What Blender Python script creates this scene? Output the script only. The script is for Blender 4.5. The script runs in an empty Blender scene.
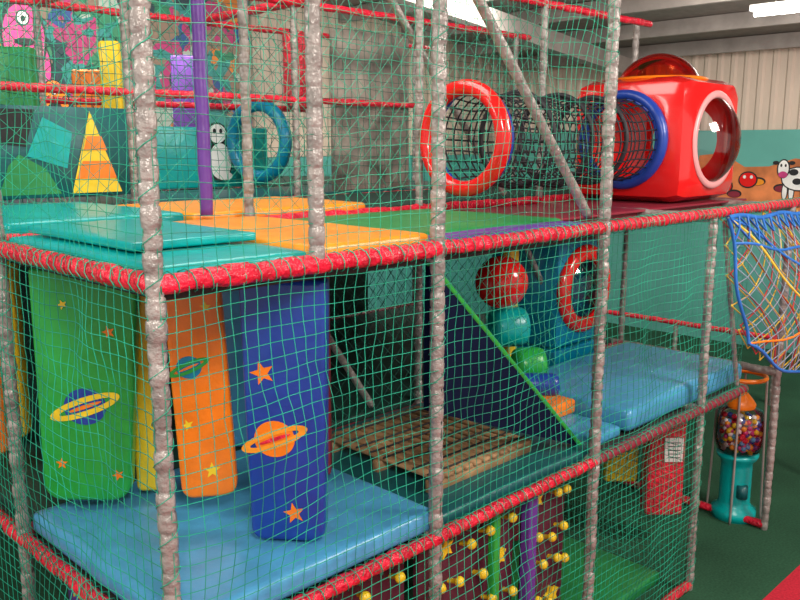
import bpy, bmesh, math, random
import numpy as np
from mathutils import Vector, Matrix
random.seed(4)
S=bpy.context.scene
S.view_settings.view_transform='Standard'
COL=S.collection
# ---------------------------------------------------------------- materials
MATS={}
def nmat(name):
    m=bpy.data.materials.new(name); m.use_nodes=True
    nt=m.node_tree; b=nt.nodes['Principled BSDF']
    return m,nt,b
def vinyl(name,c,rough=0.38,var=0.12,bump=0.15,scale=9.0,metal=0.0,coat=0.0,spec=.5):
    if name in MATS: return MATS[name]
    m,nt,b=nmat(name)
    tc=nt.nodes.new('ShaderNodeTexCoord')
    n=nt.nodes.new('ShaderNodeTexNoise'); n.inputs['Scale'].default_value=scale; n.inputs['Detail'].default_value=4
    nt.links.new(tc.outputs['Object'],n.inputs['Vector'])
    r=nt.nodes.new('ShaderNodeMapRange'); r.inputs[3].default_value=1-var; r.inputs[4].default_value=1+var
    r.inputs[1].default_value=.3; r.inputs[2].default_value=.7
    nt.links.new(n.outputs['Fac'],r.inputs[0])
    mx=nt.nodes.new('ShaderNodeVectorMath'); mx.operation='SCALE'
    mx.inputs[0].default_value=c
    nt.links.new(r.outputs[0],mx.inputs['Scale'])
    nt.links.new(mx.outputs[0],b.inputs['Base Color'])
    b.inputs['Roughness'].default_value=rough; b.inputs['Metallic'].default_value=metal
    b.inputs['Coat Weight'].default_value=coat; b.inputs['Specular IOR Level'].default_value=spec
    if bump>0:
        bp=nt.nodes.new('ShaderNodeBump'); bp.inputs['Strength'].default_value=bump; bp.inputs['Distance'].default_value=.02
        n2=nt.nodes.new('ShaderNodeTexNoise'); n2.inputs['Scale'].default_value=scale*2.5; n2.inputs['Detail'].default_value=3
        nt.links.new(tc.outputs['Object'],n2.inputs['Vector'])
        nt.links.new(n2.outputs['Fac'],bp.inputs['Height']); nt.links.new(bp.outputs[0],b.inputs['Normal'])
    MATS[name]=m; return m
def clear(name,tint,gl=0.25,base=0.06):
    m=bpy.data.materials.new(name); m.use_nodes=True; nt=m.node_tree
    for n in list(nt.nodes): nt.nodes.remove(n)
    o=nt.nodes.new('ShaderNodeOutputMaterial'); t=nt.nodes.new('ShaderNodeBsdfTransparent'); t.inputs[0].default_value=(*tint,1)
    g=nt.nodes.new('ShaderNodeBsdfGlossy'); g.inputs['Roughness'].default_value=.08
    lw=nt.nodes.new('ShaderNodeLayerWeight'); lw.inputs[0].default_value=gl
    ad=nt.nodes.new('ShaderNodeMath'); ad.operation='ADD'; ad.inputs[1].default_value=base; ad.use_clamp=True
    mx=nt.nodes.new('ShaderNodeMixShader')
    nt.links.new(lw.outputs['Fresnel'],ad.inputs[0]); nt.links.new(ad.outputs[0],mx.inputs[0])
    nt.links.new(t.outputs[0],mx.inputs[1]); nt.links.new(g.outputs[0],mx.inputs[2]); nt.links.new(mx.outputs[0],o.inputs[0])
    return m
def emis(name,c,s):
    m,nt,b=nmat(name); b.inputs['Emission Color'].default_value=(*c,1); b.inputs['Emission Strength'].default_value=s
    b.inputs['Base Color'].default_value=(*c,1); return m

M_post=vinyl('post_foam_grey',(.31,.28,.26),.33,.32,.6,16,.15)
M_red=vinyl('red_vinyl',(.70,.012,.04),.28,.3,.8,18)
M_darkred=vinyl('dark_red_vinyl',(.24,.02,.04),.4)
M_maroon=vinyl('maroon_vinyl',(.09,.012,.03),.6)
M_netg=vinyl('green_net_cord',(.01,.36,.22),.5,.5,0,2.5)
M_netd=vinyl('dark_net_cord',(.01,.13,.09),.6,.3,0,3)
M_netb=vinyl('black_net_cord',(.015,.015,.02),.6)
M_netblue=vinyl('blue_rope',(.02,.16,.55),.5)
M_nety=vinyl('yellow_rope',(.8,.55,.06),.5)
M_netw=vinyl('pale_rope',(.30,.38,.48),.5)
M_netr=vinyl('red_rope',(.6,.05,.05),.5)
M_teal=vinyl('teal_vinyl',(.0,.38,.37),.28)
M_dteal=vinyl('dark_teal_vinyl',(.008,.10,.11),.4)
M_orange=vinyl('orange_vinyl',(.90,.32,.02),.33)
M_oran2=vinyl('deep_orange_vinyl',(.90,.21,.008),.33)
M_lblue=vinyl('light_blue_vinyl',(.075,.33,.58),.3)
M_blue=vinyl('royal_blue_vinyl',(.012,.05,.32),.28)
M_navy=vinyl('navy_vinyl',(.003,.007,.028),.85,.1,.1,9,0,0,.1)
M_cyan=vinyl('cyan_plastic',(.0,.22,.38),.3)
M_green=vinyl('green_vinyl',(.02,.36,.05),.3)
M_mgreen=vinyl('mid_green_vinyl',(.02,.24,.06),.4)
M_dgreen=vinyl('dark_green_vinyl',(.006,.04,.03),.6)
M_yel=vinyl('yellow_vinyl',(.85,.6,.02),.35)
M_purple=vinyl('purple_vinyl',(.13,.04,.30),.4)
M_rplast=vinyl('red_plastic',(.78,.012,.012),.18,.04,.0,4,0,.5)
M_flange=vinyl('pale_pink_plastic',(.75,.35,.35),.3,.04,.0,4)
M_wood=vinyl('plywood',(.40,.23,.11),.6,.35,.2,6)
M_ply=vinyl('deck_board',(.035,.03,.028),.8)
M_white=vinyl('white_print',(.8,.8,.78),.5)
M_black=vinyl('black_print',(.01,.01,.012),.6)
M_pink=vinyl('pink_paint',(.55,.04,.2),.6)
M_steel=vinyl('galvanised_steel',(.30,.27,.25),.5,.15,.1,5,.1)
M_clear=clear('clear_polycarbonate',(.93,.88,.90))
M_oclear=clear('orange_polycarbonate',(.95,.22,.07),.25,.12)

# ---------------------------------------------------------------- helpers
def group(name):
    e=bpy.data.objects.new(name,None); COL.objects.link(e); e.empty_display_size=.1; return e
def mkobj(name,me,mat=None,parent=None,smooth=True):
    o=bpy.data.objects.new(name,me); COL.objects.link(o)
    if mat is not None: me.materials.append(mat)
    if smooth: me.polygons.foreach_set('use_smooth',[True]*len(me.polygons))
    if parent: o.parent=parent
    return o
def from_py(name,v,f,mat=None,parent=None,smooth=True):
    me=bpy.data.meshes.new(name); me.from_pydata([tuple(map(float,p)) for p in v],[],f); me.update()
    return mkobj(name,me,mat,parent,smooth)
def frame_of(d):
    d=d.normalized(); a=Vector((0,0,1)) if abs(d.z)<.9 else Vector((1,0,0))
    u=d.cross(a).normalized(); w=d.cross(u).normalized(); return u,w
def sleeve_data(p0,p1,r,period,pinch,rnd,sides=12):
    p0=Vector(p0);p1=Vector(p1); d=p1-p0; L=d.length; u,w=frame_of(d); dn=d.normalized()
    n=max(1,int(round(L/period))); st=[]
    for i in range(n):
        a=i/n; s=1/n; k=1+random.uniform(-rnd,rnd); ox=random.uniform(-rnd,rnd)*r; oy=random.uniform(-rnd,rnd)*r
        j0=random.uniform(-.06,.06)
        for t,q in ((.0,pinch),(.08,.97),(.3+j0,1.02),(.62+j0,1.03),(.93,.97)):
            st.append(((a+s*t)*L,r*q*k,ox,oy))
    st.append((L,r*pinch,0,0))
    v=[];f=[]
    for (z,rr,ox,oy) in st:
        c=p0+dn*z+u*ox+w*oy
        for j in range(sides):
            t=2*math.pi*j/sides; q=rr*(1+random.uniform(-rnd,rnd)*.5); v.append(c+u*math.cos(t)*q+w*math.sin(t)*q)
    for i in range(len(st)-1):
        for j in range(sides):
            k=(j+1)%sides
            f.append((i*sides+j,i*sides+k,(i+1)*sides+k,(i+1)*sides+j))
    f.append(tuple(range(sides))[::-1]); b=(len(st)-1)*sides; f.append(tuple(b+j for j in range(sides)))
    return v,f
def tube(name,p0,p1,r=.034,mat=None,parent=None,period=.07,pinch=.82,rnd=.06):
    v,f=sleeve_data(p0,p1,r,period,pinch,rnd); return from_py(name,v,f,mat,parent)
def post(name,p0,p1,parent,mat=None,r=.028): return tube(name,p0,p1,r,mat or M_post,parent,.068,.88,.06)
def beam(name,p0,p1,parent,mat=None,r=.031): return tube(name,p0,p1,r,mat or M_red,parent,.11,.92,.08)
def helix(name,p0,p1,R,pitch,r,mat,parent):
    p0=Vector(p0);p1=Vector(p1);d=p1-p0;L=d.length;u,w=frame_of(d);dn=d.normalized()
    n=int(L/pitch*8); cu=bpy.data.curves.new(name,'CURVE');cu.dimensions='3D';cu.bevel_depth=r;cu.bevel_resolution=0
    sp=cu.splines.new('POLY');sp.points.add(n)
    for i in range(n+1):
        t=i/8*2*math.pi; p=p0+dn*(L*i/n)+(u*math.cos(t)+w*math.sin(t))*(R+random.uniform(0,.004)); sp.points[i].co=(*p,1)
    cu.materials.append(mat); o=bpy.data.objects.new(name,cu);COL.objects.link(o);o.parent=parent;return o
def rope(name,pts,r,mat,parent,cyc=False):
    cu=bpy.data.curves.new(name,'CURVE');cu.dimensions='3D';cu.bevel_depth=r;cu.bevel_resolution=1
    sp=cu.splines.new('POLY');sp.points.add(len(pts)-1);sp.use_cyclic_u=cyc
    for i,p in enumerate(pts): sp.points[i].co=(*p,1)
    cu.materials.append(mat);o=bpy.data.objects.new(name,cu);COL.objects.link(o)
    if parent:o.parent=parent
    return o
def box(name,lo,hi,mat,parent=None,bev=.0,seg=3):
    bm=bmesh.new(); bmesh.ops.create_cube(bm,size=1)
    for v in bm.verts:
        v.co=Vector([lo[i]+(v.co[i]+.5)*(hi[i]-lo[i]) for i in range(3)])
    if bev>0: bmesh.ops.bevel(bm,geom=bm.edges[:],offset=bev,segments=seg,profile=.5,affect='EDGES')
    me=bpy.data.meshes.new(name);bm.to_mesh(me);bm.free()
    return mkobj(name,me,mat,parent,bev>0)
def mat_pad(name,lo,hi,mat,parent=None,bev=.025,puff=.012):
    bm=bmesh.new(); bmesh.ops.create_cube(bm,size=1)
    for v in bm.verts: v.co=Vector([lo[i]+(v.co[i]+.5)*(hi[i]-lo[i]) for i in range(3)])
    bmesh.ops.bevel(bm,geom=bm.edges[:],offset=bev,segments=4,profile=.6,affect='EDGES')
    for k in range(1,8):
        x=lo[0]+(hi[0]-lo[0])*k/8; bmesh.ops.bisect_plane(bm,geom=bm.verts[:]+bm.edges[:]+bm.faces[:],plane_co=(x,0,0),plane_no=(1,0,0))
        y=lo[1]+(hi[1]-lo[1])*k/8; bmesh.ops.bisect_plane(bm,geom=bm.verts[:]+bm.edges[:]+bm.faces[:],plane_co=(0,y,0),plane_no=(0,1,0))
    for v in bm.verts:
        if v.co.z>(lo[2]+hi[2])/2:
            a=(v.co.x-lo[0])/(hi[0]-lo[0]);b=(v.co.y-lo[1])/(hi[1]-lo[1])
            v.co.z+=puff*max(0,math.sin(math.pi*a)*math.sin(math.pi*b))**.5+random.uniform(-.0015,.0015)
    me=bpy.data.meshes.new(name);bm.to_mesh(me);bm.free()
    return mkobj(name,me,mat,parent)
def lathe(name,prof,mat,parent=None,segs=32,M=None):
    v=[];f=[]
    for (r,z) in prof:
        for j in range(segs):
            t=2*math.pi*j/segs;p=Vector((r*math.cos(t),r*math.sin(t),z)); v.append(M@p if M else p)
    n=len(prof)
    for i in range(n-1):
        for j in range(segs):
            k=(j+1)%segs;f.append((i*segs+j,i*segs+k,(i+1)*segs+k,(i+1)*segs+j))
    return from_py(name,v,f,mat,parent)
def torus_prof(R,r,n=12,z0=0,fl=1.0): return [(R+r*math.cos(2*math.pi*i/n),z0+r*fl*math.sin(2*math.pi*i/n)) for i in range(n+1)]
def axisM(c,d): return Matrix.Translation(c)@Vector(d).to_track_quat('Z','Y').to_matrix().to_4x4()
def wob(P,amp,seed,freq=2.2):
    rs=np.random.RandomState(seed); out=np.zeros(len(P))
    for k in range(5):
        w=rs.normal(size=3)*freq*(1+k*.6); out+=np.sin(P@w+rs.rand()*6.28)/(1+k*.5)
    return out*amp/2
def net(name,pf,nu,nv,r,mat,parent=None,diamond=False,knots=False,mask=None):
    I,J=np.meshgrid(np.arange(nu+1),np.arange(nv+1),indexing='ij')
    P=pf(I.ravel()/nu,J.ravel()/nv); idx=(I*(nv+1)+J)
    if diamond:
        e=(I[:-1,:-1]+J[:-1,:-1])%2==0
        A=np.concatenate([idx[:-1,:-1][e],idx[1:,:-1][~e]]);B=np.concatenate([idx[1:,1:][e],idx[:-1,1:][~e]])
    else:
        A=np.concatenate([idx[:-1,:].ravel(),idx[:,:-1].ravel()]);B=np.concatenate([idx[1:,:].ravel(),idx[:,1:].ravel()])
    if mask is not None:
        k=mask((P[A]+P[B])/2);A=A[k];B=B[k]
    a=P[A];b=P[B];d=b-a;d/=np.linalg.norm(d,axis=1)[:,None]+1e-9
    ref=np.where(np.abs(d[:,2:3])<.9,np.array([[0,0,1.]]),np.array([[1.,0,0]]))
    u=np.cross(d,ref);u/=np.linalg.norm(u,axis=1)[:,None];w=np.cross(d,u)
    V=[]
    for base in (a,b):
        for t in (0,2.094,4.189): V.append(base+(u*math.cos(t)+w*math.sin(t))*r)
    n=len(a);V=np.stack(V,1).reshape(-1,3)
    o=(np.arange(n)*6)[:,None]
    F=np.concatenate([o+np.array([[0,1,4,3]]),o+np.array([[1,2,5,4]]),o+np.array([[2,0,3,5]])])
    if knots:
        q=r*1.7;used=np.unique(np.concatenate([A,B]));K=P[used]
        off=np.array([[q,0,0],[-q,0,0],[0,q,0],[0,-q,0],[0,0,q],[0,0,-q]])
        KV=(K[:,None,:]+off[None]).reshape(-1,3);b0=len(V);V=np.concatenate([V,KV])
        o=(b0+np.arange(len(K))*6)[:,None]
        T=np.concatenate([o+np.array([t]) for t in ([0,2,4],[2,1,4],[1,3,4],[3,0,4],[2,0,5],[1,2,5],[3,1,5],[0,3,5])])
    else: T=np.zeros((0,3),int)
    me=bpy.data.meshes.new(name); me.vertices.add(len(V)); me.vertices.foreach_set('co',V.astype(np.float32).ravel())
    loops=np.concatenate([F.ravel(),T.ravel()]).astype(np.int32)
    me.loops.add(len(loops));me.loops.foreach_set('vertex_index',loops)
    starts=np.concatenate([np.arange(len(F))*4,len(F)*4+np.arange(len(T))*3]).astype(np.int32)
    me.polygons.add(len(starts));me.polygons.foreach_set('loop_start',starts)
    me.update(calc_edges=True);me.validate()
    return mkobj(name,me,mat,parent)
def planar(P0,U,V,amp=.03,seed=1,tang=.012,sag=0.0):
    P0=np.array(P0,float);U=np.array(U,float);V=np.array(V,float);N=np.cross(U,V);N/=np.linalg.norm(N)
    Un=U/np.linalg.norm(U);Vn=V/np.linalg.norm(V)
    def f(u,v):
        P=P0+u[:,None]*U+v[:,None]*V
        w=np.clip(np.sin(np.pi*u)*np.sin(np.pi*v),0,1)**.45
        return P+N*(w*wob(P,amp,seed)+w*wob(P,amp*.25,seed+9,9))[:,None]+Un*(w*wob(P,tang,seed+3,4))[:,None]+Vn*(w*(wob(P,tang,seed+5,4))-sag*w)[:,None]
    return f

# ---------------------------------------------------------------- room
def floor_mat():
    m,nt,b=nmat('green_carpet')
    tc=nt.nodes.new('ShaderNodeTexCoord');sx=nt.nodes.new('ShaderNodeSeparateXYZ');nt.links.new(tc.outputs['Object'],sx.inputs[0])
    lt=nt.nodes.new('ShaderNodeMath');lt.operation='LESS_THAN';lt.inputs[1].default_value=-.40;nt.links.new(sx.outputs['Y'],lt.inputs[0])
    n=nt.nodes.new('ShaderNodeTexNoise');n.inputs['Scale'].default_value=60;nt.links.new(tc.outputs['Object'],n.inputs['Vector'])
    n2=nt.nodes.new('ShaderNodeTexNoise');n2.inputs['Scale'].default_value=1.5;nt.links.new(tc.outputs['Object'],n2.inputs['Vector'])
    mx=nt.nodes.new('ShaderNodeMix');mx.data_type='RGBA';mx.inputs[6].default_value=(.025,.085,.045,1);mx.inputs[7].default_value=(.5,.02,.04,1)
    nt.links.new(lt.outputs[0],mx.inputs[0])
    ad=nt.nodes.new('ShaderNodeMath');ad.operation='ADD';nt.links.new(n.outputs['Fac'],ad.inputs[0]);nt.links.new(n2.outputs['Fac'],ad.inputs[1])
    vm=nt.nodes.new('ShaderNodeVectorMath');vm.operation='SCALE';nt.links.new(mx.outputs[2],vm.inputs[0]);nt.links.new(ad.outputs[0],vm.inputs['Scale'])
    nt.links.new(vm.outputs[0],b.inputs['Base Color']);b.inputs['Roughness'].default_value=.9
    b.inputs['Specular IOR Level'].default_value=.2
    return m
from_py('floor',[(-6,-7,0),(11,-7,0),(11,7,0),(-6,7,0)],[(0,1,2,3)],floor_mat(),None,False)
def corr(name,fn,L,z0,zt,mat):
    v=[];f=[];y=0
    while y<L:
        for (a,o) in ((0,0),(.09,0),(.12,.03),(.17,.03)):
            v.append(fn(y+a,o,z0));v.append(fn(y+a,o,zt))
        y+=.2
    for i in range(0,len(v)-2,2): f.append((i,i+2,i+3,i+1))
    return from_py(name,v,f,mat,None,False)
corr('wall_right',lambda y,o,z:(11-o,-7+y,z),14,0,4.36,vinyl('beige_cladding',(.62,.51,.42),.6,.06,.0,1.2))
corr('wall_back',lambda x,o,z:(-6+x,7-o,z),17,0,6.5,vinyl('brown_beige_cladding',(.40,.33,.26),.6,.3,.0,.8))
cz=lambda x:4.34+(11-x)*.11
M_ceil=vinyl('ceiling_sheet',(.27,.235,.21),.7)
from_py('ceiling',[(-6,-7,cz(-6)),(11.1,-7,cz(11.1)),(11.1,7,cz(11.1)),(-6,7,cz(-6))],[(0,3,2,1)],M_ceil,None,False)
g=group('ceiling_purlins')
for i in range(13):
    x=10.6-i*1.25; z=cz(x)
    box('purlin_%d'%i,(x-.04,-7,z-.2),(x+.04,7,z-.01),M_steel,g)
for i,y in enumerate((-5,-.2,4.6)):
    o=from_py('rafter_%d'%i,[(-6,y-.08,cz(-6)-.45),(11,y-.08,cz(11)-.45),(11,y+.08,cz(11)-.45),(-6,y+.08,cz(-6)-.45),(-6,y-.08,cz(-6)-.2),(11,y-.08,cz(11)-.2),(11,y+.08,cz(11)-.2),(-6,y+.08,cz(-6)-.2)],
      [(0,1,2,3),(4,7,6,5),(0,4,5,1),(3,2,6,7)],M_steel,g,False)
M_tube=emis('fluorescent_tube',(1,.97,.9),12)
for i,(x,y) in enumerate(((8.2,1.0),(6,-3),(2.2,4.6),(1.5,-3.5),(-2.5,3.5))):
    g=group('fluorescent_lamp'); z=cz(x)-.32
    box('housing',(x-.08,y-.75,z),(x+.08,y+.75,z+.07),M_white,g,.01)
    tube('lamp_tube',(x,y-.72,z-.03),(x,y+.72,z-.03),.022,M_tube,g,1.5,1,0)
    for q in (-.5,.5): rope('lamp_hanger',[(x,y+q,z+.06),(x,y+q,z+.32)],.006,M_steel,g)
# mural boards --------------------------------------------------------------
def mural_mat(name,base=(.02,.16,.15)):
    m,nt,b=nmat(name)
    tc=nt.nodes.new('ShaderNodeTexCoord')
    n=nt.nodes.new('ShaderNodeTexNoise');n.inputs['Scale'].default_value=2.5;nt.links.new(tc.outputs['Object'],n.inputs['Vector'])
    vm=nt.nodes.new('ShaderNodeVectorMath');vm.operation='ADD';nt.links.new(tc.outputs['Object'],vm.inputs[0]);nt.links.new(n.outputs['Color'],vm.inputs[1])
    v=nt.nodes.new('ShaderNodeTexVoronoi');v.inputs['Scale'].default_value=4.2;nt.links.new(vm.outputs[0],v.inputs['Vector'])
    sc=nt.nodes.new('ShaderNodeSeparateColor');nt.links.new(v.outputs['Color'],sc.inputs[0])
    cr=nt.nodes.new('ShaderNodeValToRGB');cr.color_ramp.interpolation='CONSTANT'
    e=cr.color_ramp.elements;pal=[(0,base),(.2,(.01,.03,.04)),(.38,(.28,.02,.10)),(.48,(.02,.14,.07)),(.58,(.16,.11,.08)),(.78,(.42,.13,.02)),(.84,(.015,.05,.16)),(.93,(.25,.3,.26))]
    e[0].position=0;e[0].color=(*pal[0][1],1);e[1].position=.2;e[1].color=(*pal[1][1],1)
    for p,c in pal[2:]:
        q=e.new(p);q.color=(*c,1)
    nt.links.new(sc.outputs[0],cr.inputs[0]);nt.links.new(cr.outputs[0],b.inputs['Base Color']);b.inputs['Roughness'].default_value=.7
    return m
box('wall_mural_board',(-5,6.86,0),(5.2,6.9,4.9),mural_mat('space_mural'))
box('trim_1',(5.2,6.85,0),(10.9,6.9,2.75),vinyl('teal_paint',(.06,.28,.25),.7,.1,0,1))
M_tealp=vinyl('teal_paint_wall',(.11,.38,.33),.7,.15,0,1)
def poly(name,pts,mat,parent=None): return from_py(name,pts,[tuple(range(len(pts)))],mat,parent,False)
g=group('wall_mural_alien')
def dy(x,z,rx,rz,mat,nm,k,n=20): poly(nm,[(x+rx*math.cos(2*math.pi*i/n),6.855-.004*k,z+rz*math.sin(2*math.pi*i/n)) for i in range(n)],mat,g)
for (ax,az,s,c) in ((2.38,4.0,.8,M_pink),(2.65,3.35,.55,M_oran2)):
    for q in (-.22,.22): dy(ax+q*s,az-.35*s,.12*s,.3*s,M_black,'leg_outline',.5);dy(ax+q*s,az-.35*s,.10*s,.28*s,c,'leg',1)
    dy(ax,az,.30*s,.46*s,M_black,'alien_outline',1.5);dy(ax,az,.27*s,.43*s,c,'alien_body',2)
    dy(ax,az+.25*s,.09*s,.10*s,M_black,'eye_rim',2.5);dy(ax,az+.25*s,.07*s,.08*s,M_white,'eye_white',3);dy(ax,az+.24*s,.03*s,.04*s,M_black,'pupil',3.5)
    dy(ax,az-.05*s,.13*s,.05*s,M_black,'mouth',3)
g=group('wall_mural_right')
box('painted_board',(10.86,-6.5,0),(10.92,6.8,3.12),M_tealp,g)
X=10.85
ter=[(X,-6.5,2.0)]+[(X,-6.5+i*.345,2.72+.10*math.sin(i*.9)+.07*math.sin(i*2.3)) for i in range(30)]+[(X,3.6,2.0)]
poly('painted_hills',ter[::-1],vinyl('terracotta_paint',(.60,.19,.06),.7,.4,0,3),g)
def disc(x,y,z,ry,rz,mat,nm,n=18): poly(nm,[(x,y+ry*math.cos(-2*math.pi*i/n),z+rz*math.sin(-2*math.pi*i/n)) for i in range(n)],mat,g)
for i in range(20):
    y=-3.0+i*.33; z=2.15+.35*random.random()
    disc(X-.004,y,z,.11,.06,M_black,'crater_rim_%d'%i);disc(X-.008,y,z-.01,.09,.045,M_orange if i%2 else M_darkred,'crater_%d'%i)
for k,(y,z0,s) in enumerate(((2.05,2.45,.9),(.2,2.4,1),(-1.5,2.4,1))):
    for lx in (-.2,-.08,.1,.2): disc(X-.009,y+lx*s,z0-.2*s,.05*s,.14*s,M_black,'leg_outline_%d'%k);disc(X-.011,y+lx*s,z0-.2*s,.035*s,.125*s,M_white,'leg_%d'%k)
    disc(X-.013,y,z0,.27*s,.19*s,M_black,'cow_outline_%d'%k);disc(X-.016,y,z0,.25*s,.17*s,M_white,'cow_body_%d'%k)
    disc(X-.018,y+.24*s,z0+.15*s,.10*s,.15*s,M_black,'head_outline_%d'%k);disc(X-.021,y+.24*s,z0+.15*s,.08*s,.13*s,M_white,'head_%d'%k)
    disc(X-.023,y+.24*s,z0+.06*s,.07*s,.05*s,M_pink,'snout_%d'%k)
    for q in (-.12,.12): disc(X-.015,y+(.24+q)*s,z0+.24*s,.05*s,.03*s,M_black,'ear_%d'%k)
    for q in (-.03,.03): disc(X-.024,y+.24*s+q,z0+.2*s,.014,.022,M_black,'eye_%d'%k)
    for q,w in ((-.14,.06),(.02,-.04),(.08,.1)): disc(X-.024,y+q*s,z0+w*s,.07*s,.05*s,M_black,'spot_%d'%k)
for k,(y,z0) in enumerate(((3.1,2.32),(2.75,2.42),(1.35,2.3),(.9,2.5))):
    disc(X-.012,y,z0,.14,.12,M_black,'imp_outline');disc(X-.016,y,z0,.12,.10,M_rplast,'imp_body')
    for q in (-.05,.05): disc(X-.02,y+q,z0+.04,.022,.025,M_white,'imp_eye')

# ---------------------------------------------------------------- frame
fr=group('soft_play_frame'); TOP=3.9
def P(x,y,z0,z1,mat=None,r=.028): post('post',(x,y,z0),(x,y,z1),fr,mat,r)
for x in (0,1.25,2.5): P(x,0,0,TOP,None,.030)
P(.625,0,2.5,TOP)
P(3.75,0,0,2.5);P(5,0,0,2.5);P(6.25,0,0,2.5)
P(0,1.25,0,TOP);P(0,2.5,0,TOP)
for x in (1.25,2.5,3.75): P(x,1.3,0,TOP,None,.025)
P(5.25,1.45,0,TOP,None,.025)
for x in (1.25,2.5,3.75,5.0): P(x,2.5,0,TOP,None,.025)
for x in (0,1.25,2.5,3.75,5): P(x,3.75,0,TOP,M_post,.025)
tube('purple_post',(.95,1.22,2.58),(.95,1.22,TOP),.032,M_purple,fr,.4,.95,.02)
B=lambda a,b,mat=None,r=.031:beam('beam',a,b,fr,mat,r)
B((-.0,0,2.5),(1.25,0,2.5),None,.034);B((1.25,0,2.5),(2.5,0,2.5));B((2.5,0,2.5),(6.25,0,2.5))
B((0,0,2.5),(0,1.25,2.5),None,.034);B((0,1.25,2.5),(0,3.75,2.5))
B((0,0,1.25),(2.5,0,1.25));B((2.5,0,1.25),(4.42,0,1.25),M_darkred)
B((0,0,1.25),(0,2.5,1.25))
B((0,0,.04),(3.75,0,.04));B((5,0,.04),(5,1.3,.04));B((0,0,.04),(0,2.5,.04))
for y in (1.3,2.5,3.75):
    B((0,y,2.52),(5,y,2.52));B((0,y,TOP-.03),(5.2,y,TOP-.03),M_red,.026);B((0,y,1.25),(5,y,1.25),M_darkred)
for y in (2.5,3.75): B((0,y,3.22),(3.75,y,3.22),M_red,.024)
for x in (1.25,2.5,3.75,5): 
    B((x,0,1.25),(x,2.5,1.25),M_post);B((x,0,2.47),(x,3.75,2.47),M_post)
for x in (0,1.25,2.5): B((x,0,TOP-.03),(x,3.75,TOP-.03),M_red)
B((0,0,TOP-.03),(2.5,0,TOP-.03))
D=lambda a,b,r=.024:tube('brace',a,b,r,M_post,fr,.3,.97,.03)
D((2.45,.07,2.56),(1.28,.07,3.8));D((3.4,1.35,2.58),(2.2,1.35,3.85));D((1.3,1.2,2.4),(2.0,1.2,1.4),.02)
D((3.3,1.2,2.45),(4.0,1.2,1.5),.02);D((3.95,.02,2.44),(4.33,.02,1.28),.016)
for i,(a,b) in enumerate((((0,0,2.5),(6.2,0,2.5)),((0,0,2.5),(0,2.5,2.5)),((0,0,1.25),(4.4,0,1.25)),((0,0,1.25),(0,2.5,1.25)))):
    helix('lacing_%d'%i,a,b,.036,.06,.0022,M_netg,fr)
for i,(x,y,a,b) in enumerate(((0,0,0,TOP),(1.25,0,0,TOP),(2.5,0,0,TOP),(3.75,0,0,2.5),(0,1.25,0,TOP))):
    helix('post_lacing_%d'%i,(x,y,a),(x,y,b),.032,.136,.0016,M_netg,fr)
# decks
dk=group('play_deck_boards')
box('deck_1',(.04,1.3,1.2),(5,3.75,1.24),M_ply,dk);box('deck_2',(.04,.04,1.2),(4.4,1.26,1.24),M_ply,dk)
box('deck_3',(.04,.04,2.44),(2.5,1.26,2.48),M_ply,dk);box('deck_4',(.04,1.3,2.44),(5,3.75,2.48),M_ply,dk)
box('deck_5',(2.5,.5,2.44),(5.2,1.36,2.48),M_darkred,dk)
box('interior_shade_panel',(.05,3.6,1.32),(4.2,3.64,2.43),M_dgreen,None,.005,1)  # dark sheet added to stand in for the shade deep behind the lower pads
# ---------------------------------------------------------------- mats
mat_pad('teal_floor_mat',(.03,.03,2.485),(.615,1.24,2.545),M_teal)
mat_pad('teal_floor_mat',(.06,1.33,2.485),(.9,2.45,2.59),M_teal)
mat_pad('teal_floor_mat',(.10,.32,2.56),(.60,1.20,2.59),M_teal,bev=.012,puff=.005)
mat_pad('orange_floor_mat',(.625,.03,2.485),(1.24,1.24,2.56),M_orange)
mat_pad('orange_floor_mat',(.95,1.34,2.485),(2.1,2.2,2.58),M_orange)
mat_pad('green_floor_mat',(1.28,.25,2.485),(2.5,1.24,2.53),M_mgreen)
mat_pad('purple_floor_mat',(1.28,.04,2.485),(2.47,.24,2.52),M_purple)
mat_pad('green_floor_mat',(2.15,1.35,2.485),(4.9,2.45,2.55),M_dgreen)
mat_pad('dark_teal_floor_mat',(.06,2.55,2.485),(4.9,3.6,2.56),M_dteal)
mat_pad('red_floor_mat',(2.54,.45,2.485),(5.3,1.26,2.50),M_darkred,bev=.005,puff=0)
mat_pad('light_blue_floor_mat',(.03,.02,1.27),(1.285,1.24,1.365),M_lblue,bev=.035)
mat_pad('dark_teal_floor_mat',(1.30,.04,1.25),(2.6,1.24,1.31),M_dteal)
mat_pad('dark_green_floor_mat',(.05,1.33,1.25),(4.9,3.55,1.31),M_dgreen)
mat_pad('light_blue_floor_mat',(2.98,.07,1.26),(4.55,1.0,1.395),M_lblue,bev=.05,puff=.03)
mat_pad('light_blue_floor_mat',(2.66,.1,1.25),(2.95,.5,1.31),M_lblue)
mat_pad('orange_floor_mat',(2.68,.42,1.315),(2.96,.82,1.40),M_oran2,bev=.02)
mat_pad('green_crash_mat',(2.6,.18,.0),(3.7,1.2,.08),M_mgreen)

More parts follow.
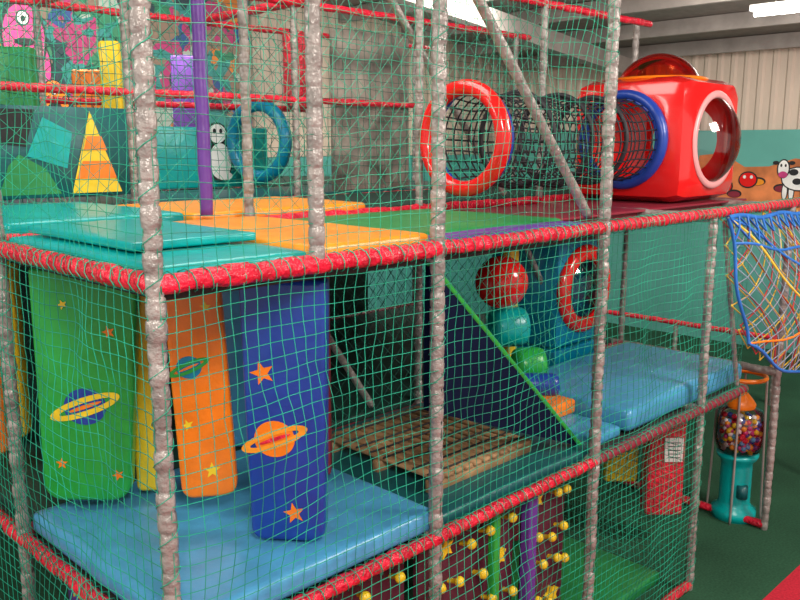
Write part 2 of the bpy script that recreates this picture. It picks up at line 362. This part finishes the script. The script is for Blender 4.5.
# ---------------------------------------------------------------- hanging pads
def slab_obj(name,outline,t,mat,M,parent,bev=.02):
    bm=bmesh.new(); vs=[bm.verts.new((x,-t/2,z)) for x,z in outline]; f=bm.faces.new(vs)
    r=bmesh.ops.extrude_face_region(bm,geom=[f]); 
    for e in r['geom']:
        if isinstance(e,bmesh.types.BMVert): e.co.y+=t
    bm.normal_update(); bmesh.ops.recalc_face_normals(bm,faces=bm.faces[:])
    rim=[e for e in bm.edges if abs(e.verts[0].co.y-e.verts[1].co.y)<1e-6]
    bmesh.ops.bevel(bm,geom=rim,offset=bev,segments=3,profile=.5,affect='EDGES')
    bm.transform(M); me=bpy.data.meshes.new(name);bm.to_mesh(me);bm.free()
    return mkobj(name,me,mat,parent)
def round_outline(w0,w1,h,rc=.06,n=6,rt=.02):
    pts=[]
    def arc(cx,cz,r,a0,a1):
        for i in range(n+1):
            a=math.radians(a0+(a1-a0)*i/n);pts.append((cx+r*math.cos(a),cz+r*math.sin(a)))
    arc(-w0/2+rc,rc,rc,180,270);arc(w0/2-rc,rc,rc,270,360);arc(w1/2-rt,h-rt,rt,0,90);arc(-w1/2+rt,h-rt,rt,90,180)
    return pts
def star(cx,cz,r,rot=0.2): return [(cx+(r if i%2==0 else r*.42)*math.cos(rot+math.pi/2+i*math.pi/5),cz+(r if i%2==0 else r*.42)*math.sin(rot+math.pi/2+i*math.pi/5)) for i in range(10)]
def decal(name,pts,y,M,mat,parent):
    return from_py(name,[M@Vector((x,y,z)) for x,z in pts],[tuple(range(len(pts)))],mat,parent,False)
def ell(cx,cz,a,b,rot,n=28): return [(cx+a*math.cos(t)*math.cos(rot)-b*math.sin(t)*math.sin(rot),cz+a*math.cos(t)*math.sin(rot)+b*math.sin(t)*math.cos(rot)) for t in [2*math.pi*i/n for i in range(n)]]
def saturn(M,cx,cz,R,y,m1,m2,parent,rot=.35):
    decal('planet',ell(cx,cz,R*.72,R*.66,0),y,M,m1,parent)
    a=ell(cx,cz,R*1.25,R*.34,rot);b=ell(cx,cz,R*.92,R*.14,rot);n=len(a)
    v=[M@Vector((x,y-.002,z)) for x,z in a]+[M@Vector((x,y-.002,z)) for x,z in b]
    from_py('planet_ring',v,[(i,(i+1)%n,n+(i+1)%n,n+i) for i in range(n)],m2,parent,False)
    decal('planet_band',ell(cx,cz,R*.6,R*.07,rot),y-.003,M,M_oran2 if m1 is not M_oran2 else M_red,parent)
def panel(name,c,z0,z1,w0,w1,t,ang,mat,decs,tilt=0,rc=.06):
    g=group(name)
    M=Matrix.Translation((c[0],c[1],z0))@Matrix.Rotation(math.radians(ang),4,'Z')@Matrix.Rotation(math.radians(tilt),4,'Y')
    slab_obj('foam_panel',round_outline(w0,w1,z1-z0,rc),t,mat,M,g)
    y=-t/2-.002
    for d in decs:
        if d[0]=='s': decal('star',star(d[1],d[2],d[3],d[4] if len(d)>4 else .2),y,M,d[-1],g)
        else: saturn(M,d[1],d[2],d[3],y,d[4],d[5],g)
    for sx in (-.3,.3):
        rope('hanging_strap',[M@Vector((sx*w1,0,z1-z0-.01)),M@Vector((sx*w1,0,z1-z0+.03))],.008,M_black,g)
    return g
panel('green_hanging_panel',(.23,1.08),1.42,2.42,.36,.43,.10,-40,M_green,
  [('p',.0,.42,.12,M_blue,M_yel),('s',.10,.74,.028,.3,M_oran2),('s',-.10,.17,.026,0,M_oran2),('s',.13,.12,.026,.4,M_oran2),('s',-.08,.85,.022,.4,M_yel)],tilt=2.5,rc=.08)
panel('orange_hanging_panel',(.54,.62),1.48,2.42,.225,.225,.09,-38,M_oran2,
  [('p',-.035,.56,.07,M_cyan,M_green),('s',-.06,.32,.026,.3,M_yel),('s',.02,.12,.036,0,M_yel),('s',.05,.8,.024,0,M_yel)],tilt=-2.5,rc=.05)
panel('blue_hanging_panel',(.66,.24),1.385,2.42,.29,.33,.11,-50,M_blue,
  [('p',-.04,.42,.11,M_oran2,M_orange),('s',-.08,.68,.05,.3,M_oran2),('s',.03,.12,.045,.2,M_oran2)],rc=.05)
panel('yellow_hanging_panel',(.48,1.02),1.4,2.42,.11,.11,.08,-40,M_yel,[],rc=.03)
panel('dark_red_hanging_panel',(1.12,.62),1.40,2.42,.12,.12,.10,-45,M_darkred,[],rc=.03)
panel('orange_hanging_panel',(.12,2.0),1.4,2.4,.25,.25,.08,-45,M_oran2,[],rc=.05)
panel('red_hanging_panel',(.62,1.6),1.9,2.42,.25,.25,.08,-45,M_red,[],rc=.05)
panel('yellow_hanging_panel',(.35,2.3),1.35,2.4,.2,.2,.08,-45,M_yel,[],rc=.05)
panel('light_blue_hanging_panel',(.95,.95),1.5,2.42,.3,.3,.08,-45,M_lblue,[],rc=.05)
panel('red_hanging_panel',(4.22,.47),.25,.98,.27,.27,.16,-45,M_red,[],rc=.03)
gs=group('rules_sign');Ms=Matrix.Translation((4.22,.47,.25))@Matrix.Rotation(math.radians(-45),4,'Z')
slab_obj('sign_plate',[(-.02,.42),(.11,.42),(.11,.6),(-.02,.6)],.008,M_white,Ms@Matrix.Translation((0,-.088,0)),gs,.001)
for i in range(5): decal('print_line_%d'%i,[(0,.45+i*.028),(.09,.45+i*.028),(.09,.456+i*.028),(0,.456+i*.028)],-.094,Ms,M_black,gs)
panel('yellow_hanging_panel',(4.1,.75),.45,1.15,.25,.25,.1,-45,M_yel,[],rc=.03)
panel('dark_red_hanging_panel',(3.45,1.10),.1,1.15,.45,.45,.08,-20,M_darkred,[],rc=.03)

# ---------------------------------------------------------------- ramp & bridge in second bay
g=group('navy_stair_side_panel')
def tri(name,pts,t,mat,parent):
    v=[(x,y,z) for x,y,z in pts]+[(x,y+t,z) for x,y,z in pts];n=len(pts)
    return from_py(name,v,[tuple(range(n)),tuple(range(n,2*n))[::-1]]+[(i,n+i,n+(i+1)%n,(i+1)%n) for i in range(n)],mat,parent,False)
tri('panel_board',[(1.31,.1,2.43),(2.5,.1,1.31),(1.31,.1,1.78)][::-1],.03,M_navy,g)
tube('green_edge_trim',(1.3,.11,2.44),(2.53,.11,1.30),.015,M_green,g,.3,.97,.01)
g=group('wooden_slat_bridge')
for i in range(11):
    x=1.48+i*.068; box('slat_%d'%i,(x,.2,1.375),(x+.052,1.02,1.395),M_wood,g,.004,1)
for y in (.24,.6,.96): box('bearer_%d'%int(y*100),(1.46,y-.02,1.312),(2.24,y+.02,1.374),M_wood,g,.003,1)
for i in range(8):
    y=.25+i*.1; rope('lashing_%d'%i,[(1.47,y,1.40),(2.23,y,1.40)],.005,M_netb,g)

def bolster(name,c,r,L,ang,mat,par=None):
    d=Vector((math.cos(ang),math.sin(ang),0)); M=Matrix.Translation(c)@d.to_track_quat('Z','Y').to_matrix().to_4x4()
    pr=[(.001,-L/2),(r*.6,-L/2),(r*.9,-L/2+.01),(r,-L/2+.04),(r*1.02,0),(r,L/2-.04),(r*.9,L/2-.01),(r*.6,L/2),(.001,L/2)]
    return lathe(name,pr,mat,par,28,M)
bolster('teal_foam_roller',(3.05,1.02,1.74),.13,.24,-.5,M_teal)
bolster('green_foam_roller',(3.02,.82,1.53),.11,.2,-.6,M_green)
bolster('blue_foam_roller',(2.83,.66,1.47),.07,.34,-.8,M_blue)
g=group('round_red_cushion')
lathe('cushion_ball',[(max(.001,.17*math.sin(math.pi*i/16)),-.17*math.cos(math.pi*i/16)) for i in range(17)],M_rplast,g,28,Matrix.Translation((2.95,1.0,2.05)))
rope('cushion_strap',[(2.95,1.0,2.2),(2.95,1.0,2.44)],.01,M_black,g)
box('yellow_foam_pillar',(3.2,1.12,1.32),(3.3,1.22,2.42),M_yel,None,.02)

# ---------------------------------------------------------------- crawl boxes
def boolean_box(name,lo,hi,bev,cuts,mat,parent,wall=.04,seg=2,ang=35):
    o=box(name,lo,hi,mat,parent,bev,seg)
    cs=[]
    inn=box('c',[a+wall for a in lo],[b-wall for b in hi],mat,None,max(bev-.03,.01),1);cs.append(inn)
    ctr=[(a+b)/2 for a,b in zip(lo,hi)]
    for ax,sgn,r in cuts:
        d=Vector((0,0,0));d[ax]=sgn; c=Vector(ctr);c[ax]=hi[ax] if sgn>0 else lo[ax]
        M=axisM(c,d)
        bm=bmesh.new();bmesh.ops.create_cone(bm,cap_ends=True,segments=40,radius1=r,radius2=r,depth=.3);bm.transform(M)
        me=bpy.data.meshes.new('c');bm.to_mesh(me);bm.free();cs.append(mkobj('c',me,mat,None,False))
    for c in cs:
        m=o.modifiers.new('b','BOOLEAN');m.object=c;m.operation='DIFFERENCE';m.solver='EXACT'
    bpy.context.view_layer.update()
    dg=bpy.context.evaluated_depsgraph_get();me=bpy.data.meshes.new_from_object(o.evaluated_get(dg))
    o.modifiers.clear();o.data=me
    for c in cs: bpy.data.objects.remove(c)
    me.polygons.foreach_set('use_smooth',[True]*len(me.polygons))
    me.set_sharp_from_angle(angle=math.radians(ang))
    return o
def cap(R,h,n=9):
    rad=(R*R+h*h)/(2*h);am=math.asin(min(1,R/rad)); return [(max(.001,rad*math.sin(am*(1-i/n))),rad*math.cos(am*(1-i/n))-(rad-h)) for i in range(n+1)]
g=group('red_bubble_crawl_box')
lo=(4.22,.46,2.51);hi=(5.16,1.38,3.38);cx,cy,cz_=[(a+b)/2 for a,b in zip(lo,hi)]
boolean_box('box_shell',lo,hi,.13,[(0,-1,.29),(1,-1,.30),(0,1,.28),(2,1,.28)],M_rplast,g,seg=2,ang=25)
lathe('bubble_window',cap(.31,.16),M_clear,g,40,axisM((cx,lo[1],cz_),(0,-1,0)))
lathe('bubble_flange',torus_prof(.32,.026,10,0,.6),M_flange,g,40,axisM((cx,lo[1]-.005,cz_),(0,-1,0)))
lathe('top_dome',cap(.30,.2),M_oclear,g,40,axisM((cx,cy,hi[2]),(0,0,1)))
lathe('dome_flange',torus_prof(.32,.03,10,0,.6),M_oran2,g,40,axisM((cx,cy,hi[2]),(0,0,1)))
lathe('tunnel_flange',torus_prof(.315,.036,12,0,1.2),M_blue,g,40,axisM((lo[0]-.02,cy,cz_),(-1,0,0)))
g=group('net_crawl_tunnel')
x0,x1=2.55,4.19
def tf(u,v):
    t=v*2*np.pi;x=x0+(x1-x0)*u; R=.275+.012*np.cos(u*2*np.pi*4)
    return np.stack([x,cy+R*np.cos(t),cz_+R*np.sin(t)-.02*np.sin(np.pi*u)],1)
net('tunnel_net',tf,24,26,.006,M_netb,g)
for i in range(5):
    x=x0+(x1-x0)*i/4; lathe('hoop_%d'%i,torus_prof(.28,.016,8),M_netb if i%4 else M_blue,g,32,axisM((x,cy,cz_),(1,0,0)))
g=group('red_tunnel_entrance_ring')
lathe('ring_pad',torus_prof(.285,.046,12,0,1.1),M_rplast,g,36,axisM((2.47,cy,cz_),(-1,0,0)))
g=group('teal_tunnel_entrance_ring')
lathe('ring_pad',torus_prof(.28,.05,12,0,1.1),M_cyan,g,36,axisM((2.75,3.3,2.94),(-1,-.2,0)))
g=group('blue_porthole_crawl_box')
lo=(3.66,1.05,1.46);hi=(4.3,1.68,2.3);c2=[(a+b)/2 for a,b in zip(lo,hi)]
boolean_box('box_shell',lo,hi,.06,[(1,-1,.25)],M_cyan,g)
lathe('porthole_ring',torus_prof(.265,.06,12,0,.8),M_rplast,g,36,axisM((c2[0],lo[1]-.01,c2[2]),(0,-1,0)))
lathe('porthole_window',cap(.25,.10),M_clear,g,36,axisM((c2[0],lo[1],c2[2]),(0,-1,0)))
box('box_base',(3.66,1.06,1.32),(4.3,1.68,1.455),M_cyan,g,.01)

# ---------------------------------------------------------------- peg boards
def pegboard(name,org,U,N,w,h,cols,rows,mat):
    g=group(name);O=Vector(org);U=Vector(U);N=Vector(N)
    a=O;b=O+U*w
    v=[a,b,b+Vector((0,0,h)),a+Vector((0,0,h))];v=v+[p-N*.03 for p in v]
    from_py('board',v,[(0,1,2,3),(4,7,6,5),(0,4,5,1),(1,5,6,2),(2,6,7,3),(3,7,4,0)],mat,g,False)
    k=0
    for i in range(cols):
        for j in range(rows):
            p=O+U*(w*(i+.45+.5*(j%2)*1)/(cols+.5))+Vector((0,0,h*(j+.6)/rows))+U*random.uniform(-.03,.03)+Vector((0,0,random.uniform(-.03,.03)))
            k+=1
            if (i*3+j*2)%7==3:
                q=[];
                for t in range(10):
                    an=math.pi/2+t*math.pi/5+.2;rr=.055 if t%2==0 else .025;q.append(p+U*rr*math.cos(an)+Vector((0,0,rr*math.sin(an)))+N*.03)
                vv=q+[s-N*.03 for s in q]
                from_py('star_hold_%d'%k,vv,[tuple(range(10))]+[(s,(s+1)%10,10+(s+1)%10,10+s) for s in range(10)],M_yel,g,False)
            else:
                d=(N+Vector((0,0,.3))+U*random.uniform(-.4,.1)).normalized()
                lathe('peg_%d'%k,[(.012,0),(.012,.05),(.017,.056),(.025,.064),(.026,.075),(.018,.088),(.001,.092)],M_yel,g,14,axisM(p,d))
    return g
pegboard('climbing_peg_wall',(1.30,.15,.02),(1,0,0),(0,-1,0),.70,1.12,4,6,M_maroon)
pegboard('climbing_peg_wall',(2.10,.15,.02),(1,0,0),(0,-1,0),.36,1.12,3,6,M_maroon)
pegboard('climbing_peg_wall',(.15,1.2,.02),(0,-1,0),(-1,0,0),1.02,1.12,5,6,M_purple)
pegboard('climbing_peg_wall',(.19,.15,.02),(1,0,0),(0,-1,0),1.02,1.12,5,6,M_maroon)
box('green_corner_pad',(1.75,.07,.02),(1.80,.115,1.18),M_green,None,.01)
box('purple_corner_pad',(2.02,.06,.02),(2.09,.12,1.18),M_purple,None,.01)

# ---------------------------------------------------------------- back side panels on mid level
g=group('painted_space_panel')
box('panel_board',(.42,2.44,2.62),(1.2,2.47,3.12),M_dteal,g,.005,1)
yy=2.435
poly('yellow_triangle',[(.84,yy,2.64),(1.14,yy,2.64),(.97,yy,3.1)],M_yel,g)
poly('orange_stripe',[(.87,yy-.003,2.72),(1.11,yy-.003,2.72),(1.075,yy-.003,2.82),(.91,yy-.003,2.82)],M_oran2,g)
poly('orange_stripe_upper',[(.92,yy-.003,2.88),(1.06,yy-.003,2.88),(1.03,yy-.003,2.96),(.945,yy-.003,2.96)],M_oran2,g)
poly('green_wave',[(.44,yy,2.64),(.78,yy,2.64),(.7,yy,2.78),(.56,yy,2.86),(.5,yy,2.8)],M_mgreen,g)
poly('teal_wave',[(.6,yy-.002,2.85),(.82,yy-.002,2.78),(.86,yy-.002,2.98),(.7,yy-.002,3.06)],M_teal,g)
poly('dark_wave',[(.43,yy-.002,2.92),(.6,yy-.002,2.9),(.66,yy-.002,3.1),(.43,yy-.002,3.1)],M_black,g)
g=group('teal_barrier_panel');box('panel_board',(1.9,3.66,2.57),(3.1,3.7,3.05),M_teal,g,.01)
g=group('painted_rock_panel');box('panel_board',(2.9,2.56,2.57),(3.7,2.6,3.75),vinyl('stone_paint',(.24,.21,.18),.7,.7,.2,5),g,.01)
panel('red_hanging_panel',(3.2,3.3),3.2,3.8,.3,.3,.12,-30,M_red,[],rc=.1)
panel('orange_hanging_panel',(1.9,4.4),2.9,3.5,.25,.25,.12,-30,M_oran2,[],rc=.05)
panel('purple_hanging_panel',(2.9,4.6),2.6,3.7,.25,.25,.12,-30,M_purple,[],rc=.05)
panel('green_hanging_panel',(.85,3.2),2.75,3.5,.28,.28,.12,-40,M_mgreen,[],rc=.05)
panel('yellow_hanging_panel',(1.55,3.3),2.9,3.6,.14,.14,.12,-40,M_yel,[],rc=.04)
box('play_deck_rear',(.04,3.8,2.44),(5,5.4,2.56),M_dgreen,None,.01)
g=group('space_dog_cutout')
for (x,z,a,b,m,dy_) in ((2.6,2.78,.12,.16,M_black,0),(2.6,2.78,.105,.145,M_white,.006),(2.58,3.0,.10,.09,M_black,0),(2.58,3.0,.085,.075,M_white,.006),(2.55,3.02,.015,.02,M_black,.012),(2.61,3.02,.015,.02,M_black,.012),(2.64,2.66,.07,.035,M_white,.008)):
    poly('cut',[(x+a*math.cos(2*math.pi*i/20),3.63-dy_,z+b*math.sin(2*math.pi*i/20)) for i in range(20)],m,g)
g=group('padded_fence')
for y in (1.2,2.4,3.6): post('fence_post',(8.2,y,0),(8.2,y,.8),g)
for z in (.4,.78): beam('fence_rail',(8.2,1.2,z),(8.2,3.6,z),g)

# ---------------------------------------------------------------- nets
ng=group('safety_net')
sd=0
def addnet(P0,U,V,sp=.048,mat=M_netg,r=.0018,diamond=False,knots=True,amp=.05,tang=.024,mask=None):
    global sd;sd+=7
    nu=int(np.linalg.norm(U)/sp);nv=int(np.linalg.norm(V)/sp)
    net('net_panel',planar(P0,U,V,amp,sd,tang),nu,nv,r,mat,ng,diamond,knots,mask)
zs=((0.04,1.21),(1.25,1.25),(2.5,1.36))
for (z,h) in zs:
    for x in (0,1.25): addnet((x,-.028,z),(1.25,0,0),(0,0,h),.05,r=.0018 if z<2.4 else .0014)
    for y in (0,1.25): addnet((-.028,y,z),(0,1.25,0),(0,0,h),.05,r=.0018 if z<2.4 else .0014)
for (z,h) in zs[:2]: addnet((2.5,-.028,z),(1.25,0,0),(0,0,h))
addnet((3.75,-.028,1.25),(.5,0,0),(0,0,1.25))
for x in (1.25,2.5): addnet((x,1.33,2.55),(1.25,0,0),(0,0,1.33),.06,M_netg,.0015,True,False)
for x in (0,1.25,2.5,3.75):
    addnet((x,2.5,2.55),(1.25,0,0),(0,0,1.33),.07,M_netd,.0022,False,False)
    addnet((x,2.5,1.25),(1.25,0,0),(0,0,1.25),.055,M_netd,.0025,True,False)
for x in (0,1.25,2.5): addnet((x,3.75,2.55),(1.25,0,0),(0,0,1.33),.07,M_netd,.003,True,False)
addnet((0,1.3,2.6),(1.25,0,0),(0,0,1.27),.06,M_netg,.0014,True,False)
addnet((2.5,.03,1.3),(0,1.22,0),(0,0,1.18),.055,M_netg,.0014,True,False)
addnet((3.75,.03,.06),(0,1.22,0),(0,0,1.18),.05,M_netg,.002,False,False)
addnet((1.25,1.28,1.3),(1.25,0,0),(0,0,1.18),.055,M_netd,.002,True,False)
addnet((0,0,TOP),(2.5,0,0),(0,2.5,0),.055,M_netg,.002,False,False)
# hanging scramble net on right
g=group('hanging_scramble_net')
def hf(u,v):
    x=3.84+2.35*u; ztop=2.47-.03*np.sin(np.pi*u); zbot=1.76-.42*np.sin(np.pi*np.clip(u*.9+.1,0,1))
    z=ztop+(zbot-ztop)*v; y=-.05-.26*np.sin(np.pi*v*.9)*np.sin(np.pi*np.clip(u,0,1))**.6-.08*v
    return np.stack([x+.03*np.sin(v*9+u*5)+.25*v*(1-u)**2,y,z+.012*np.sin(u*23)+.02*np.sin(u*11+v*7)*v],1)
net('scramble_mesh',hf,40,16,.0042,M_netw,g,True,True)
def hf2(u,v):
    p=hf(u,v);p[:,1]+=.06;p[:,2]-=.02*np.sin(u*17);return p
net('scramble_mesh_yellow',hf2,22,9,.0055,M_nety,g,True,True)
def hf4(u,v):
    p=hf(u,v);p[:,1]+=.03;p[:,2]-=.03*np.sin(u*13+1);return p
net('scramble_mesh_red',hf4,14,5,.0055,M_netr,g,True,True)
def hf3(u,v):
    p=hf(u,v);p[:,1]-=.012;return p
net('scramble_band',hf3,40,12,.008,M_netblue,g,True,False,mask=lambda c:c[:,2]>2.33)
def edge(f,us,vs): return [tuple(p) for p in f(np.array(us),np.array(vs))]
n=24;ts=[i/n for i in range(n+1)]
rope('edge_rope_top',edge(hf,ts,[0]*(n+1)),.016,M_netblue,g);rope('edge_rope_bottom',edge(hf,ts,[1]*(n+1)),.012,M_netblue,g)
rope('edge_rope_left',edge(hf,[0]*(n+1),ts),.012,M_netblue,g);rope('edge_rope_right',edge(hf,[1]*(n+1),ts),.012,M_netblue,g)
rope('mid_rope',edge(hf,ts,[.2]*(n+1)),.010,M_netblue,g)
rope('cross_rope',edge(hf,ts,ts),.009,M_netblue,g)
rope('cross_rope_orange',edge(hf,ts,[1-t for t in ts]),.008,M_oran2,g)
rope('cross_rope_yellow',edge(hf,[t*.5 for t in ts],ts),.008,M_nety,g)

# ---------------------------------------------------------------- ball dispenser
g=group('toy_ball_dispenser');bx,by=5.08,.28;sc_=.84
T=Matrix.Translation((bx,by,0))@Matrix.Diagonal((sc_,sc_,1,1))
lathe('base',[(.001,.0),(.2,.0),(.2,.07),(.15,.1),(.14,.14),(.14,.42),(.14,.46),(.18,.5),(.19,.53),(.001,.53)],M_teal,g,28,T)
lathe('globe',[(.12,.53),(.19,.56),(.21,.62),(.215,.72),(.21,.82),(.19,.88),(.1,.91)],M_clear,g,32,T)
lathe('cap',[(.12,.9),(.13,.93),(.1,.97),(.05,1.02),(.03,1.06),(.001,1.07)],M_oran2,g,24,T)
lathe('coin_box',[(.001,.2),(.05,.2),(.05,.30),(.001,.30)],M_dteal,g,12,T@Matrix.Translation((-.1,-.11,0)))
bm=bmesh.new();cols=[M_red,M_yel,M_blue,M_pink,M_white,M_lblue,M_orange]
for k in range(220):
    while True:
        p=Vector((random.uniform(-.18,.18),random.uniform(-.18,.18),random.uniform(.56,.84)))
        if math.hypot(p.x,p.y)<.18-abs(p.z-.7)*.2: break
    r=bmesh.ops.create_icosphere(bm,subdivisions=1,radius=.024,matrix=Matrix.Translation(T@p))
    for v in r['verts']:
        for f in v.link_faces: f.material_index=k%7
me=bpy.data.meshes.new('balls');bm.to_mesh(me);bm.free()
for c in cols: me.materials.append(c)
o=mkobj('toy_balls',me,None,g)
for i,a in enumerate((.3,1.87,3.44,5.0)):
    tube('leg_%d'%i,(bx+.2*math.cos(a),by+.2*math.sin(a),.0),(bx+.17*math.cos(a),by+.17*math.sin(a),1.15),.009,M_steel,g,.5,1,0)
lathe('top_ring',torus_prof(.2,.018,8,1.15),M_oran2,g,24,T)

# ---------------------------------------------------------------- lights
def area(name,loc,size,w,col=(1,.94,.86),tgt=None):  # unseen soft fill lights, added apart from the fluorescent fixtures
    l=bpy.data.lights.new(name,'AREA');l.energy=w;l.size=size;l.color=col;o=bpy.data.objects.new(name,l);COL.objects.link(o);o.location=loc
    if tgt: o.rotation_euler=(Vector(tgt)-Vector(loc)).to_track_quat('-Z','Y').to_euler()
area('overhead_fill_1',(-1.5,-3.5,5.0),1.3,230,tgt=(1,0,1.8))  # added front fill from the camera side, no fixture here
area('overhead_fill_2',(4.5,-3.2,4.6),1.3,200,tgt=(3.5,0,1.8))
area('overhead_fill_3',(-3.2,2.2,4.9),1.3,110,tgt=(0,1,2))
area('overhead_fill_4',(7.5,1.0,4.3),1.5,120,tgt=(10.5,3.0,2.6))  # added to brighten the right wall
area('overhead_fill_5',(2.5,4.8,4.8),2.0,180,tgt=(3,6.5,3))  # added to brighten the back wall
area('overhead_fill_6',(1.5,1.5,4.9),2.0,90)
area('overhead_fill_7',(6.5,4.0,4.3),1.5,90,tgt=(6,6.5,2.6))  # added fill for the far end of the back wall
w=bpy.data.worlds.new('World');S.world=w;w.use_nodes=True
w.node_tree.nodes['Background'].inputs[0].default_value=(1,.95,.89,1);w.node_tree.nodes['Background'].inputs[1].default_value=.8
# ---------------------------------------------------------------- camera
cam=bpy.data.cameras.new('Camera');co=bpy.data.objects.new('Camera',cam);COL.objects.link(co)
cam.sensor_width=36;cam.lens=37.5;co.location=(-1.215,-2.25,2.91)
p=math.radians(10.54);d=Vector((math.cos(p)*.70711,math.cos(p)*.70711,-math.sin(p)))
co.rotation_euler=d.to_track_quat('-Z','Y').to_euler();S.camera=co
